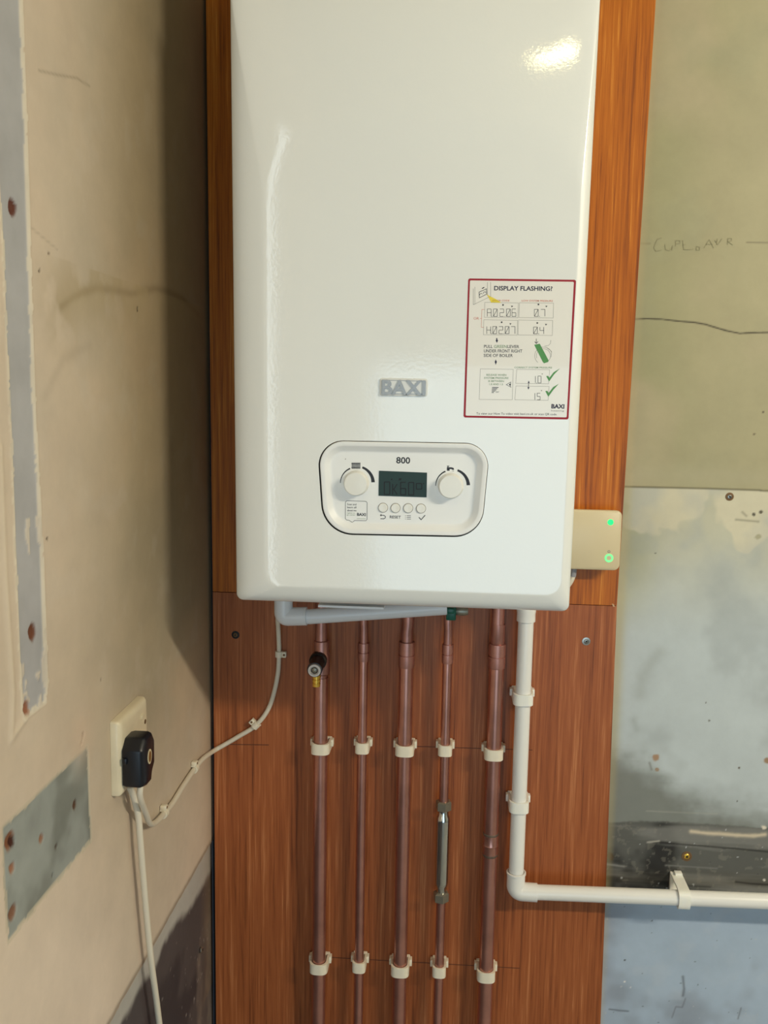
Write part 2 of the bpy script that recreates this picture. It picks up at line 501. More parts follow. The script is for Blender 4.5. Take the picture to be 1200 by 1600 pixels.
def left_col(U, V):
    n1 = vnoise(U + 3, V + 3, 6); n2 = vnoise(U + 5, V + 2, 30); n3 = vnoise(U + 9, V + 8, 120, 3)
    C = np.ones(U.shape + (3,)) * srgb((176, 160, 134)); D = np.zeros_like(U)
    C = mixc(C, (188, 166, 138), sst(n1, .45, .7) * .7); C = mixc(C, (158, 148, 126), sst(vnoise(U + 1, V + 7, 4), .5, .75) * .7)
    C = mixc(C, (186, 176, 160), sst(n2, .55, .8) * .3)
    j = (n2 - .5) * .012 + (n3 - .5) * .006
    C = mixc(C, (232, 216, 200), sst(-V, .0, .5) * .72 + sst(-U, .25, .6) * .62)  # painted light: wall colour brightens low down and away from the corner
    C = mixc(C, (148, 132, 100), sst(U, -.42, -.2) * sst(V, -.1, .3) * .55)  # painted shade: upper wall colour darkens towards the corner
    # damp tide mark
    tide = LP((95, 480), (112, 466), (127, 458), (150, 451), (178, 453), (205, 459), (225, 454), (242, 451), (262, 455), (285, 466), (310, 492))
    d = pdist(U, V, tide); C = mixc(C, (122, 106, 78), np.exp(-(d / .0045) ** 2) * .5)
    C = mixc(C, (168, 150, 116), np.exp(-(np.clip(d, 0, 1) / .035) ** 2) * (V < .37) * .6 * sst(n2, .25, .55))
    for ln, s_, k in ((LP((60, 110), (90, 117), (120, 122), (140, 135)), .0012, .4), (LP((48, 355), (90, 390)), .001, .25), (LP((70, 620), (100, 560), (140, 540)), .006, .15)):
        C = mixc(C, (120, 104, 84), np.exp(-(pdist(U, V, ln) / s_) ** 2) * k)
    # bare plaster strip left where a frame was removed
    strip = LP((-60, -80), (33, -80), (33, 0), (37, 110), (40, 200), (46, 400), (52, 600), (57, 700), (65, 850), (69, 960), (73, 1060), (71, 1097), (38, 1122), (33, 1080), (28, 950), (23, 820), (19, 700), (12, 560), (6, 400), (-4, 240), (-60, 60))
    ins = inpoly(U + j * .5, V + j * .5, strip)
    C = np.where(ins[..., None], srgb((176, 176, 180)) * (1 + (n2[..., None] - .5) * .25), C)
    D -= ins * .0012
    de = pdist(U, V, strip + strip[:1])
    edge = (de < .0028 + (n3 - .5) * .004)
    C = mixc(C, (226, 216, 198), edge * .8); D += edge * .0008
    flake = ins & (V < .14) & (V > -.06) & (vnoise(U + 2, V * .35 + 2, 45, 3) > .56)
    flake |= ins & (V < .0) & (vnoise(U + 2, V + 6, 80, 3) > .62)
    C = mixc(C, (214, 204, 190), flake * .85); D += flake * .001
    # wall left of the strip is pinkish
    # second lower ridge
    rd = pdist(U, V, LP((0, 700), (8, 900), (20, 1080), (18, 1154), (38, 1124)))
    C = mixc(C, (222, 208, 186), np.exp(-(rd / .003) ** 2) * .5); D += np.exp(-(rd / .004) ** 2) * .0015
    # grey bare patch
    patch = LP((4, 1293), (60, 1240), (100, 1200), (137, 1165), (140, 1240), (143, 1313), (110, 1352), (60, 1412), (13, 1472), (8, 1380))
    ins = inpoly(U + j * .6, V + j * .6, patch)
    pc = srgb((160, 166, 164)) * (1 + (n2[..., None] - .5) * .35); C = np.where(ins[..., None], pc, C)
    C = mixc(C, (118, 122, 116), ins * sst(vnoise(U, V, 14), .5, .72) * .7); D -= ins * .0006
    de = pdist(U, V, patch + patch[:1]); C = mixc(C, (206, 196, 176), (de < .0022 + (n3 - .5) * .003) * .7)
    # holes and filler
    for (x, y), r, c in (((22, 326), .0085, (96, 50, 34)), ((52, 988), .008, (110, 66, 44)), ((42, 1106), .008, (150, 100, 76)), ((17, 1313), .010, (138, 92, 66)), ((21, 1316), .006, (70, 34, 22)),
                         ((65, 1311), .005, (150, 110, 86)), ((20, 1357), .006, (160, 116, 92)), ((21, 1427), .008, (132, 96, 76)), ((118, 1257), .005, (90, 64, 48)), ((89, 1322), .003, (90, 80, 72)),
                         ((83, 1368), .002, (50, 40, 40)), ((74, 842), .0022, (60, 44, 36)), ((62, 423), .0022, (70, 52, 40)), ((76, 396), .002, (80, 60, 50)), ((215, 483), .0025, (40, 30, 24)),
                         ((158, 1061), .002, (90, 70, 56)), ((130, 1148), .0035, (110, 90, 80)), ((128, 1160), .0025, (120, 100, 90))):
        (y0, z0), = LP((x, y)); d = np.hypot(U - y0, V - z0) * (1 + (n3 - .5) * .9)
        C = mixc(C, c, sst(-d, -r, -r * .6)); D -= sst(-d, -r, -r * .4) * .002
    (y0, z0), = LP((128, 1152)); C = mixc(C, (216, 192, 170), np.exp(-((U - y0) / .022) ** 2 - ((V - z0) / .03) ** 2) * .6)
    # dirty skirting line and soot below
    sk = LP((120, 1695), (171, 1600), (240, 1478), (330, 1317), (345, 1290))
    zline = np.interp(U, [p_[0] for p_ in sk], [p_[1] for p_ in sk]); h = zline - V + j * .35
    C = mixc(C, (150, 134, 118), np.exp(-((h + .003) / .004) ** 2) * .8)
    C = mixc(C, (186, 184, 180), sst(h, .002, .006))
    D -= sst(h, .0, .003) * .003
    lower = h - .032 - (vnoise(U + 4, V + 4, 12) - .5) * .05
    C = mixc(C, (84, 78, 80), sst(lower, 0, .018))
    C = mixc(C, (142, 128, 118), sst(h, .08, .16) * sst(vnoise(U * 2 + 1, V + 4, 9), .42, .7) * .8)
    C = mixc(C, (54, 50, 56), sst(h, .03, .07) * sst(vnoise(U + 6, V + 9, 11), .5, .7) * .7)
    # whitish spatter
    sp = vnoise(U + 12, V + 12, 150, 2) > .86
    C = mixc(C, (170, 164, 160), sp * (h > .01) * .6)
    # browner towards the corner, in blotches
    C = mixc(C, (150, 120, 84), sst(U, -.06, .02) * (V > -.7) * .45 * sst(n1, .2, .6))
    return C, D


def back_col(U, V):
    n1 = vnoise(U + 3, V + 1, 6); n2 = vnoise(U + 7, V + 2, 30); n3 = vnoise(U + 1, V + 8, 130, 3); nh = vnoise(U * .25 + 3, V * 2.2 + 3, 26)
    C = np.ones(U.shape + (3,)) * srgb((170, 164, 132)); D = np.zeros_like(U)
    C = mixc(C, (160, 158, 122), (1 - sst(U, .52, .62)) * .8); C = mixc(C, (182, 170, 142), sst(n1, .45, .7) * .6)
    C = mixc(C, (156, 156, 128), sst(vnoise(U, V, 14), .5, .75) * .35)
    zj = np.interp(U, *zip(*BP((975, 760.5), (1100, 763), (1260, 769))))
    low = V < zj
    L = np.ones_like(C) * srgb((192, 202, 206))
    L = mixc(L, (190, 186, 158), sst(V, -.12, .1) * .8)
    L = mixc(L, (164, 164, 122), (1 - sst(U, .51, .575)) * sst(V, -.12, .05) * .8)
    L = mixc(L, (212, 206, 182), sst(vnoise(U + 2, V + 2, 13) + (V - .06) * 3 + (U - .6) * .9, .52, .58) * .8 * sst(V, -.05, .0))
    L = mixc(L, (164, 172, 174), sst(vnoise(U + 4, V + 5, 12), .5, .72) * .5)
    L = mixc(L, (176, 176, 140), (1 - sst(U, .500, .526)) * .6)
    # soot
    zs = -.355 + (n2 - .5) * .05 + (nh - .5) * .02
    b0 = sst(U, .52, .66)
    soft = sst(zs + .105 - b0 * .08 - V, 0, .07)
    L = mixc(L, (112, 114, 106), soft * .85)
    zb = np.interp(U, *zip(*BP((950, 1284), (1000, 1281), (1060, 1283), (1200, 1292), (1260, 1296)))) + (n3 - .5) * .004
    band = sst(zb - V, 0, .004)
    L = mixc(L, (92, 92, 88), band * .95)
    L = mixc(L, (36, 34, 33), band * sst(vnoise(U + 3, V + 3, 15) - (U - .58) * 1.6, .34, .58) * .92)
    L = mixc(L, (140, 140, 136), band * sst(nh + (U - .62) * 1.2, .5, .75) * .6)
    L = mixc(L, (150, 146, 134), band * (n3 > .70) * .22)
    zc = np.interp(U, *zip(*BP((940, 1391), (1260, 1403)))) + (n2 - .5) * .006
    under = sst(zc - V, 0, .006)
    L = mixc(L, (176, 194, 214), under * .97)
    L = mixc(L, (142, 150, 164), under * sst(vnoise(U + 8, V + 1, 10), .45, .7) * .7)
    L = mixc(L, (186, 198, 212), under * sst(n2, .55, .8) * .4)
    sp = vnoise(U + 12, V + 12, 160, 2)
    L = mixc(L, (196, 200, 204), ((sp > .90) & (V < zb)) * .7); L = mixc(L, (70, 70, 72), ((sp < .09) & (V < zb)) * .6)
    C = np.where(low[..., None], L, C); D = np.where(low, 0, .0016)
    dj = np.abs(V - zj); C = mixc(C, (120, 112, 86), np.exp(-(dj / .0014) ** 2) * .75)
    C = mixc(C, (176, 170, 142), np.exp(-((V - zj - .018) / .014) ** 2) * .5 * (V > zj))
    lines = [
        (BP((985, 499), (1010, 498), (1035, 499), (1060, 502), (1085, 504), (1102, 507), (1118, 512), (1135, 517), (1155, 521), (1175, 520), (1230, 519)), .0010, (44, 36, 28), 1),
        (BP((1166, 379), (1210, 380)), .0009, (110, 104, 84), .7), (BP((995, 381), (1015, 381)), .0012, (130, 126, 96), .6),
        (BP((1012, 1315), (1050, 1318), (1100, 1322), (1150, 1326), (1230, 1334)), .0012, (36, 34, 32), .9),
        (BP((950, 1376), (1000, 1379), (1050, 1383), (1110, 1386)), .0010, (40, 38, 36), .6),
        (BP((1150, 1378), (1175, 1381), (1230, 1384)), .0016, (36, 34, 34), .8),
        (BP((1080, 1299), (1105, 1302), (1125, 1303), (1150, 1305), (1180, 1306), (1195, 1304)), .0030, (214, 200, 176), .95),
        (BP((1012, 1316), (1030, 1314)), .0014, (190, 186, 176), .8), (BP((946, 1350), (975, 1354)), .0018, (150, 150, 146), .7),
        (BP((1040, 1352), (1120, 1357)), .0012, (140, 140, 136), .5),
        (BP((1067, 1526), (1069, 1545), (1067, 1556)), .0019, (72, 70, 74), .6), (BP((1071, 1560), (1066, 1574), (1056, 1573), (1050, 1590)), .0010, (100, 100, 106), .55),
        (BP((952, 1577), (968, 1579), (982, 1580)), .0011, (60, 60, 66), .7), (BP((1158, 1575), (1153, 1592)), .0010, (90, 90, 96), .6),
        (BP((1010, 1267), (1120, 1272)), .0010, (170, 170, 160), .5), (BP((1015, 1192), (1018, 1202)), .0018, (110, 106, 98), .6),
        (BP((1150, 812), (1185, 815)), .0016, (120, 118, 100), .6), (BP((1160, 800), (1166, 806)), .0016, (130, 124, 106), .6),
        (BP((1000, 1085), (1003, 1060), (1015, 1040), (1030, 1020)), .010, (150, 156, 152), .35),
        (BP((990, 1125), (995, 1140)), .006, (150, 158, 158), .4)]
    for ln, s_, c, k in lines:
        C = mixc(C, c, np.exp(-(pdist(U, V, ln) / (s_ * (.7 + n3 * .6))) ** 2) * k)
    for (x, y), r, c in (((1025, 1183), .006, (168, 138, 112)), ((1026, 1203), .0035, (160, 140, 120)), ((1198, 1188), .006, (158, 132, 108)), ((1155, 1200), .0022, (112, 106, 98)), ((1189, 800), .0035, (96, 90, 76)),
                         ((1178, 804), .0035, (96, 92, 80)), ((1103, 1098), .0018, (80, 80, 76)), ((1108, 1126), .0022, (92, 92, 88)), ((1152, 1252), .0015, (80, 80, 78)), ((1024, 864), .0015, (90, 88, 76)),
                         ((1192, 204 + 440), .0025, (110, 104, 86)), ((1194, 1293), .004, (222, 214, 198)), ((1178, 678), .002, (120, 112, 90)), ((1185, 838), .005, (170, 166, 140)), ((1194, 1375), .002, (220, 218, 214)),
                         ((953, 1338), .007, (66, 40, 26)), ((976, 1534), .0018, (230, 230, 230)), ((985, 1543), .0014, (220, 220, 224)), ((976, 1500), .002, (80, 80, 84))):
        (x0, z0), = BP((x, y)); d = np.hypot(U - x0, V - z0) * (1 + (n3 - .5) * 1.1)
        C = mixc(C, c, sst(-d, -r, -r * .55))
    # creamy drip of old paint down the board edge
    C = mixc(C, (196, 184, 140), (1 - sst(U, .508, .520)) * .35)
    # deep shade of the slot beside the laminate, painted near-black on the wall
    C = mixc(C, (26, 26, 30), sst(-U, .08, .09))
    return C, D


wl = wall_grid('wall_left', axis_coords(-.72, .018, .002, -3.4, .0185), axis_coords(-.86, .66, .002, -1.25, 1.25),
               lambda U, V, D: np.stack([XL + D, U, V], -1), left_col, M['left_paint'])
wb = wall_grid('wall_back', axis_coords(.50, .80, .0015, (-.11, -.092, -.085, 0., .25, .49), 2.6), axis_coords(-.86, .80, .0015, -1.25, 1.25),
               lambda U, V, D: np.stack([U, YW - D, V], -1), back_col, M['back_paint'])


def struct(mb, name):
    o = mb.build(name); o['kind'] = 'structure'; return o


struct(MB().box((-.25, -3.5, -1.30), (2.7, .12, -1.25), M['floor']), 'floor')
struct(MB().box((-.25, -3.5, 1.25), (2.7, .12, 1.30), M['room']), 'ceiling')
struct(MB().box((2.6, -3.5, -1.25), (2.7, .12, 1.25), M['room']), 'wall_right')
fr = MB()
fr.box((-.25, -3.5, -1.25), (-.10, -3.42, 1.25), M['room']); fr.box((2.0, -3.5, -1.25), (2.6, -3.42, 1.25), M['room']); fr.box((-.10, -3.5, .85), (2.0, -3.42, 1.25), M['room'])
struct(fr, 'wall_front')

# ceiling lamp (off camera, it lights the boiler from the upper right)
lamp = empty('ceiling_lamp', (LAMP.x, LAMP.y, 1.25), 'long white tube batten lamp under the ceiling to the right, out of the frame', 'lamp')
dl = Vector((0, 1.4, -1.1)).normalized(); xl = dl.cross(Vector((0, 0, 1))).normalized(); yl = xl.cross(dl)
FL = Matrix((xl, yl, dl)).transposed().to_4x4(); FL.translation = LAMP - dl * .012
MB().box((-.53, -.05, -.035), (.53, .05, 0), M['white'], .005, mtx=FL).build('batten', lamp)
for sx in (-.4, .4):
    p = FL @ Vector((sx, 0, -.03)); MB().tube([p, (p.x, p.y, 1.251)], .006, M['white'], 10).build('hanger', lamp)

bulb = empty('pendant_bulb', (BULB.x, BULB.y, 1.25), 'small warm pendant bulb above the viewer, out of the frame', 'lamp')
MB().lathe([(0, 0), (.045, 0), (.045, -.02), (.006, -.024), (.006, -.09), (.02, -.095), (.02, -.115), (.06, -.135)], bulb.location, (0, 0, 1), M['white']).build('lamp_holder', bulb)

# ------------------------------------------------------------------ laminate boards
BX0, BX1 = -.1003, .5090


def board(name, z0, z1, m, label, xl0, xr0, xl1, xr1):
    mb = MB(); poly = [(xl0, z0), (xr0, z0), (xr1, z1), (xl1, z1)]
    mb.prism(poly, lambda u, v, t: (u, .0160 - t, v), .0160, m)
    o = mb.build(name); tag(o, label, 'board', 'teak laminate boards behind the boiler'); return o


ZS = -.0500
def bx(x, y): return onY(x, y, 0).x
b_up = board('laminate_board', ZS + .0005, .86, M['wood'], 'tall reddish-brown wood laminate board behind the white boiler, above the horizontal joint', bx(332.5, 930), bx(964, 943), bx(321, -60), bx(1029, -60))
b_lo = board('laminate_board', -.86, ZS - .0005, M['wood_lower'], 'lower wood laminate board carrying the copper pipes, below the horizontal joint', bx(338, 1640), bx(938, 1640), bx(332.5, 931), bx(964, 944))
# pencil setting-out lines are surface marks of the lower board
for a, b in (((640, 1166), (832, 1172)), ((500, 1495), (812, 1513)), ((345, 1163), (420, 1164))):
    mb = MB(); D = Decal(mb, 0, 0, 1, -.0003); D.line([a, b], 1.1, M['dark_wood']); mb.build('pencil_line', b_lo)
mb = MB(); D = Decal(mb, 0, 0, 1, -.0003)
D.poly([(956, 943), (959, 944), (961, 948), (958, 948)], M['chip']); mb.build('edge_chip', b_lo)


def screw(px, py, surf, m_, label, r=.004, axis='Y', ring=None):
    p = onY(px, py, surf) if axis == 'Y' else onX(px, py, surf)
    ax = (0, -1, 0) if axis == 'Y' else (1, 0, 0)
    e = empty('wall_screw', p, label, 'screw', 'screws in the boards and walls')
    mb = MB()
    if ring: mb.lathe([(r * 1.75, .0), (r * 1.7, .0006), (r, .0009)], p, ax, M[ring])
    mb.lathe([(r, -.001), (r, .0005), (r * .8, .0014), (r * .35, .0017), (r * .3, .0006), (0, .0006)], p, ax, M[m_])
    mb.build('screw_head', e)
    mb = MB(); u = Vector((1, 0, 0)) if axis == 'Y' else Vector((0, 1, 0)); A = Vector(ax)
    for a in (.6, .6 + math.pi / 2):
        R_ = Matrix.Rotation(a, 3, A); d = R_ @ u; n = A.cross(d)
        q = [p + A * .0019 + d * s1 * r * .5 + n * s2 * r * .11 for s1, s2 in ((-1, -1), (1, -1), (1, 1), (-1, 1))]
        mb.add(q + [v - A * .0008 for v in q], [[0, 1, 2, 3], [0, 1, 5, 4], [1, 2, 6, 5], [2, 3, 7, 6], [3, 0, 4, 7]], M['gap'])
    mb.build('cross_slot', e)


screw(368, 992, 0, 'rust', 'dark screw in the lower laminate board near its left edge', .0035, ring='gap')
screw(916, 1002, 0, 'steel', 'shiny screw in the laminate board right of the condensate pipe', .0035, ring='steel')
screw(1140, 776, YW, 'steel', 'screw at the top of the pale lower back wall, under the horizontal step', .0034, ring='rust')
screw(1073, 1338, YW, 'brass', 'brass screw in the sooty band just above the horizontal white pipe', .0045, ring='rust')
screw(315, 1484, XL, 'steel', 'screw in the dark sooty foot of the left wall', .0045, 'X')

# faint handwriting in pencil on the back wall
mb = MB(); D = Decal(mb, 1000, 360, 6, YW - .0022)
mp = mat('faint_pencil', (148, 143, 111), .7)
sx = [[(205, 70), (165, 80), (145, 120), (130, 165), (150, 195), (200, 185)], [(235, 130), (240, 180), (275, 190), (300, 165)], [(300, 185), (305, 140)],
      [(335, 150), (335, 95), (375, 95), (375, 120), (335, 130)], [(400, 90), (410, 180), (460, 180), (500, 175)], [(430, 130), (400, 140)],
      [(530, 150), (560, 155), (560, 185), (530, 185), (530, 150)], [(600, 165), (650, 85), (690, 165)], [(615, 130), (680, 130)],
      [(700, 90), (730, 135), (770, 75)], [(720, 135), (725, 75)], [(820, 135), (825, 75), (860, 75), (855, 100), (825, 105), (870, 135)]]
for l in sx: D.line(l, 5, mp)
mb.build('pencil_writing', wb)

# ------------------------------------------------------------------ the boiler
YF = -.280
boiler = empty('gas_boiler', (.1975, 0, 0), 'large glossy white wall-hung gas boiler with a control panel low on its front', 'boiler')
# casing: nested rounded rectangles
Lb, Rb, Tb, Bb = -.0010, .3955, .700, .0015


def bring(sf, Y, rad):
    x0 = Lb + .038 * sf; x1 = Rb - .012 * sf; z0 = Bb + .022 * sf; z1 = Tb - .150 * sf
    rt = rad + .06 * min(sf, 1)
    return [(.197 + (u - .197) * (1 + .020 * v / .7), Y, v) for u, v in rpoly([(x0, z0), (x1, z0), (x1, z1), (x0, z1)], [rad, rad, rt, rt], 12)]


rings = [bring(.0, -.002, .008), bring(.0, -.225, .008), bring(0, -.253, .008)]
prof_s = [.012, .03, .06, .10, .16, .24, .34, .46, .6, .75, .88, .96, 1.02, 1.08]
prof_d = np.interp(prof_s, [.012, .03, .06, .10, .16, .24, .34, .46, .6, .75, .88, .96, 1.02, 1.08], [22, 18.5, 15.8, 13.8, 11.8, 9.6, 7.5, 5.6, 3.9, 2.4, 1.25, .6, .2, 0])
for s_, d_ in zip(prof_s, prof_d):
    rings.append(bring(s_, YF + float(d_) * .001, .008 + .010 * s_))
rings.append(bring(1.2, YF, .019))
mb = MB(); mb.rings(rings, M['casing'])
# control panel outline on the front face
pt = lambda x, y: (onY(x, y, YF).x, onY(x, y, YF).z)
pan = rpoly([pt(495, 687.5), pt(766.5, 692.5), pt(752, 840), pt(505, 835)], [.029, .027, .034, .037], 12)
outer = [(p_[0], p_[2]) for p_ in rings[-1]]
loops = [outer, pan]
flat = outer + pan
tri = tessellate_polygon([[Vector((p_[0], p_[1], 0)) for p_ in lp] for lp in loops])
mb.add([(p_[0], YF, p_[1]) for p_ in flat], [list(t) for t in tri], M['casing'], True)
# return of the opening, back, bottom tray
mb.rings([[(p_[0], YF, p_[1]) for p_ in pan], [(p_[0], YF + .012, p_[1]) for p_ in pan]], M['gap'], smooth=False)
casing = mb.build('casing', boiler)
mb = MB(); mb.box((.012, -.235, .010), (.385, -.004, .013), M['panel'])
mb.build('bottom_tray', boiler)
mb = MB(); mb.box((-.008, -.252, .6985), (.404, -.002, .83), M['panel'], .004); mb.build('shade_box', boiler)  # unseen box added above the casing to lengthen its shadow on the left wall
mb = MB(); a = onY(498, 947, -.235); b_ = onY(600, 949, -.235)
mb.box((a.x, -.240, a.z - .0002), (b_.x, -.12, a.z + .0025), M['white']); mb.build('drop_flap', boiler)

# control panel
cp_o = MB()
g = .0012
pan0 = pan; pan = [(u + .0005, v + .0004) for u, v in pan0]
pr = [(inset(pan, g), YF + .010), (inset(pan, g), YF - .0004), (inset(pan, g + .0008), YF - .0012), (inset(pan, g + .0045), YF - .0014), (inset(pan, g + .0060), YF - .0006),
      (inset(pan, g + .0105), YF + .0052), (inset(pan, g + .0122), YF + .0060), (inset(pan, g + .0135), YF + .0060)]
cp_o.rings([[(u, Y, v) for u, v in q] for q, Y in pr], M['panel'])
fl = pr[-1][0]; tri = tessellate_polygon([[Vector((u, v, 0)) for u, v in fl]])
PF = YF + .0060
cp_o.add([(u, PF, v) for u, v in fl], [list(t) for t in tri], M['panel'], True)
D = Decal(cp_o, 480, 570, 4, PF - .00012)
D.text('800', (556, 615), (643, 617), 38, M['ink'], .02)
# heating arc, tap arc
def arc(cx, cy, r, a0, a1, n=14): return [(cx + r * math.cos(math.radians(a0 + (a1 - a0) * i / n)), cy - r * math.sin(math.radians(a0 + (a1 - a0) * i / n))) for i in range(n + 1)]
def wedge(cx, cy, r, a0, a1, w0, w1, m_):
    A = arc(cx, cy, r, a0, a1); n = len(A) - 1
    o_ = [(cx + (x - cx) * (1 + (w0 + (w1 - w0) * i / n) / r / 2), cy + (y - cy) * (1 + (w0 + (w1 - w0) * i / n) / r / 2)) for i, (x, y) in enumerate(A)]
    i_ = [(cx + (x - cx) * (1 - (w0 + (w1 - w0) * i / n) / r / 2), cy + (y - cy) * (1 - (w0 + (w1 - w0) * i / n) / r / 2)) for i, (x, y) in enumerate(A)]
    D.poly(o_ + i_[::-1], m_)
for cx, cy in ((305, 738), (900, 756)):
    wedge(cx, cy, 97, 180, 112, 4, 9, M['ink']); wedge(cx + 4, cy, 103, 70, 2, 13, 22, M['ink'])
for i in range(7): D.line([(281 + i * 8, 611), (281 + i * 8, 650)], 5, M['ink'])
D.line([(276, 618), (332, 619)], 4, M['ink']); D.line([(276, 643), (332, 644)], 4, M['ink'])
D.poly([(873, 640), (905, 641), (916, 646), (918, 656), (906, 656), (903, 652), (890, 652), (890, 662), (873, 662)], M['ink']); D.line([(880, 640), (880, 634)], 5, M['ink']); D.line([(873, 633), (888, 633)], 4, M['ink'])
D.line([(911, 660), (907, 666)], 2, M['grey_ink']); D.line([(916, 660), (912, 668)], 2, M['grey_ink'])
# button legends
D.line([(458, 940), (480, 941), (489, 948), (488, 957), (478, 963), (458, 962)], 4, M['ink']); D.poly([(454, 940), (464, 933), (464, 948)], M['ink'])
D.text('RESET', (516, 959), (585, 961), 17, M['ink'], .012)
for k, yy in enumerate((943, 953, 964)): D.line([(622, yy), (648, yy + .5)], 3, M['ink']); D.disc(614, yy, 2, M['ink'])
D.line([(698, 953), (712, 968), (737, 940)], 5, M['ink'])
# speech-bubble label without its code square
D.line([(248, 850), (366, 853), (375, 862), (374, 966), (366, 975), (297, 973), (281, 985), (262, 972), (247, 970), (238, 962), (239, 858)], 2.5, M['ink'], True)
for k, t_ in enumerate(('Scan and', 'learn all', 'about me')):
    D.text(t_, (250, 877 + k * 19), (307, 878 + k * 19), 11, M['ink'], .01)
D.text('BAXI', (311, 943), (366, 945), 17, M['ink'], .03)
for k in range(2): D.text(('register to', 'get started')[k], (248, 929 + k * 12), (298, 930 + k * 12), 7, M['pale_green'])
D.line([(310, 962), (366, 963)], 2, M['pale_green']); D.disc(239, 589, 3, M['grey_ink'])
cp = cp_o.build('control_panel', boiler)
# display
dz = lambda u, v, Y=PF: onY(480 + u / 4, 570 + v / 4, Y)
mb = MB(); q = [dz(449, 662), dz(749, 674), dz(746, 828), dz(446, 818)]
mb.prism([(v.x, v.z) for v in q], lambda u, v, t: (u, PF + .002 - t, v), .0026, M['lcd'])
D = Decal(mb, 480, 570, 4, PF - .0008)
for ch, x, w_ in (('O', 482, 34), ('K', 534, 28), ('6', 584, 32), ('O', 634, 32)): seven(D, ch, x, 810 + (x - 480) * .02, w_, 78 if ch != 'K' else 66, 6, M['lcd_ink'], False)
seven(D, 'o', 682, 812, 34, 70, 6, M['lcd_ink'], False)
D.disc(528, 716, 5, M['lcd_ink']); D.poly([(570, 722), (576, 708), (590, 710), (586, 722)], M['lcd_ink']); D.disc(727, 742, 4, M['lcd_ink'])
mb.build('display', cp)
# knobs
for u, v in ((302, 745), (897, 762)):
    c = dz(u, v, PF - .011); c.y = PF
    mb = MB(); mb.lathe([(.0148, -.001), (.0148, .0), (.0146, .002), (.0140, .003), (.0136, .0108), (.0126, .0120), (.0, .0122)], c, (0, -1, 0), M['knob'], 40)
    mb.build('knob', cp)
for u, v in ((474, 893), (552, 895), (631, 896), (711, 898)):
    c = dz(u, v)
    mb = MB(); mb.lathe([(.0058, -.0002), (.0058, .0002), (.0052, .0003)], c, (0, -1, 0), M['grey_ink'], 28)
    mb.lathe([(.0052, -.001), (.0052, .0012), (.0046, .0018), (.0, .0016)], c, (0, -1, 0), M['knob'], 28)
    mb.build('button', cp)

# badge
mb = MB(); q = [pt(480 + u / 4, 570 + v / 4) for u, v in ((455, 82), (755, 88), (752, 198), (453, 194))]
P4 = rpoly(q, .003, 4)
mb.rings([[(u, YF + .001, v) for u, v in P4], [(u, YF - .0014, v) for u, v in P4], [(u, YF - .0018, v) for u, v in inset(P4, .0006)]], M['badge'], cap1=True)
P5 = inset(P4, .0022)
mb.prism(P5, lambda u, v, t: (u, YF - .0018 - t, v), .0002, M['badge_letter'])
P6 = inset(P4, .0030); mb.prism(P6, lambda u, v, t: (u, YF - .0019 - t, v), .0003, M['badge'])
D = Decal(mb, 480, 570, 4, YF - .0022)
D.text('BAXI', (468, 183), (738, 188), 88, M['badge_letter'], .02, thick=.0014)
bd = mb.build('maker_badge', boiler)

# instruction sticker
SY = YF - .0003
mb = MB(); D = Decal(mb, 710, 420, 6, SY)
cs = [(130, 90), (1141, 103), (1070, 1413), (85, 1394)]
Q = [D.p(*c) for c in cs]
sp_ = rpoly([(v.x, v.z) for v in Q], .0022, 5)
mb.prism(sp_, lambda u, v, t: (u, YF + .0001 - t, v), .0003, M['red_ink'])
cs = [(146, 109), (1120, 122), (1052, 1393), (105, 1376)]
Q = [D.p(*c) for c in cs]; sp_ = rpoly([(v.x, v.z) for v in Q], .0012, 5)
mb.prism(sp_, lambda u, v, t: (u, SY + .00005 - t, v), .00015, M['sticker'])
D = Decal(mb, 710, 420, 6, SY - .0002)
I = M['ink']; G = M['grey_ink']
D.text('DISPLAY FLASHING?', (372, 201), (918, 206), 40, M['navy'], .022)
D.line([(192, 170), (192, 330), (177, 336), (177, 185)], 3, G); D.line([(192, 330), (340, 258), (340, 125)], 3, G); D.line([(310, 125), (310, 250)], 3, G); D.line([(177, 336), (190, 332)], 3, G)
D.poly([(300, 238), (345, 262), (400, 290), (440, 318), (345, 318), (320, 270)], M['yellow_ink'])
D.line([(232, 218), (300, 188), (302, 238), (234, 272)], 5, I, True); D.line(arc(250, 243, 12, 200, 20), 4, I); D.line(arc(284, 228, 12, 200, 20), 4, I); D.line([(258, 185), (280, 174)], 9, I)
D.text('ERROR CODE', (356, 304), (516, 306), 15, M['orange_ink'], .01); D.text('LOW SYSTEM PRESSURE', (630, 306), (922, 309), 15, M['orange_ink'], .01)
for r_ in ((285, 315, 600, 455), (610, 318, 930, 457), (276, 478, 592, 618), (600, 480, 922, 620)): D.rect(*r_, 2.5, G, sk=-4)
D.text('OR', (180, 475), (230, 476), 22, M['orange_ink']); D.line([(282, 382), (258, 382), (252, 548), (276, 549)], 3, M['orange_ink']); D.line([(240, 466), (256, 466)], 3, M['orange_ink'])
def code(s_, xs, y, h, wd_=36):
    for ch, x in zip(s_, xs):
        if ch == '.': D.disc(x, y, 3.5, I)
        else: seven(D, ch, x, y, wd_ if ch != '1' else 3, h, 4.2, I)
code('A.02.06', (308, 352, 366, 426, 474, 488, 540), 447, 70)
code('H.02.07', (304, 348, 360, 418, 464, 476, 532), 609, 68)
code('0.7', (750, 797, 812), 446, 66); code('0.4', (742, 790, 802), 582, 0 or 66) if False else code('0.4', (742, 790, 802), 610, 64)
for u, v in ((456, 339), (788, 334), (443, 501), (777, 508)): D.disc(u, v, 8, I)
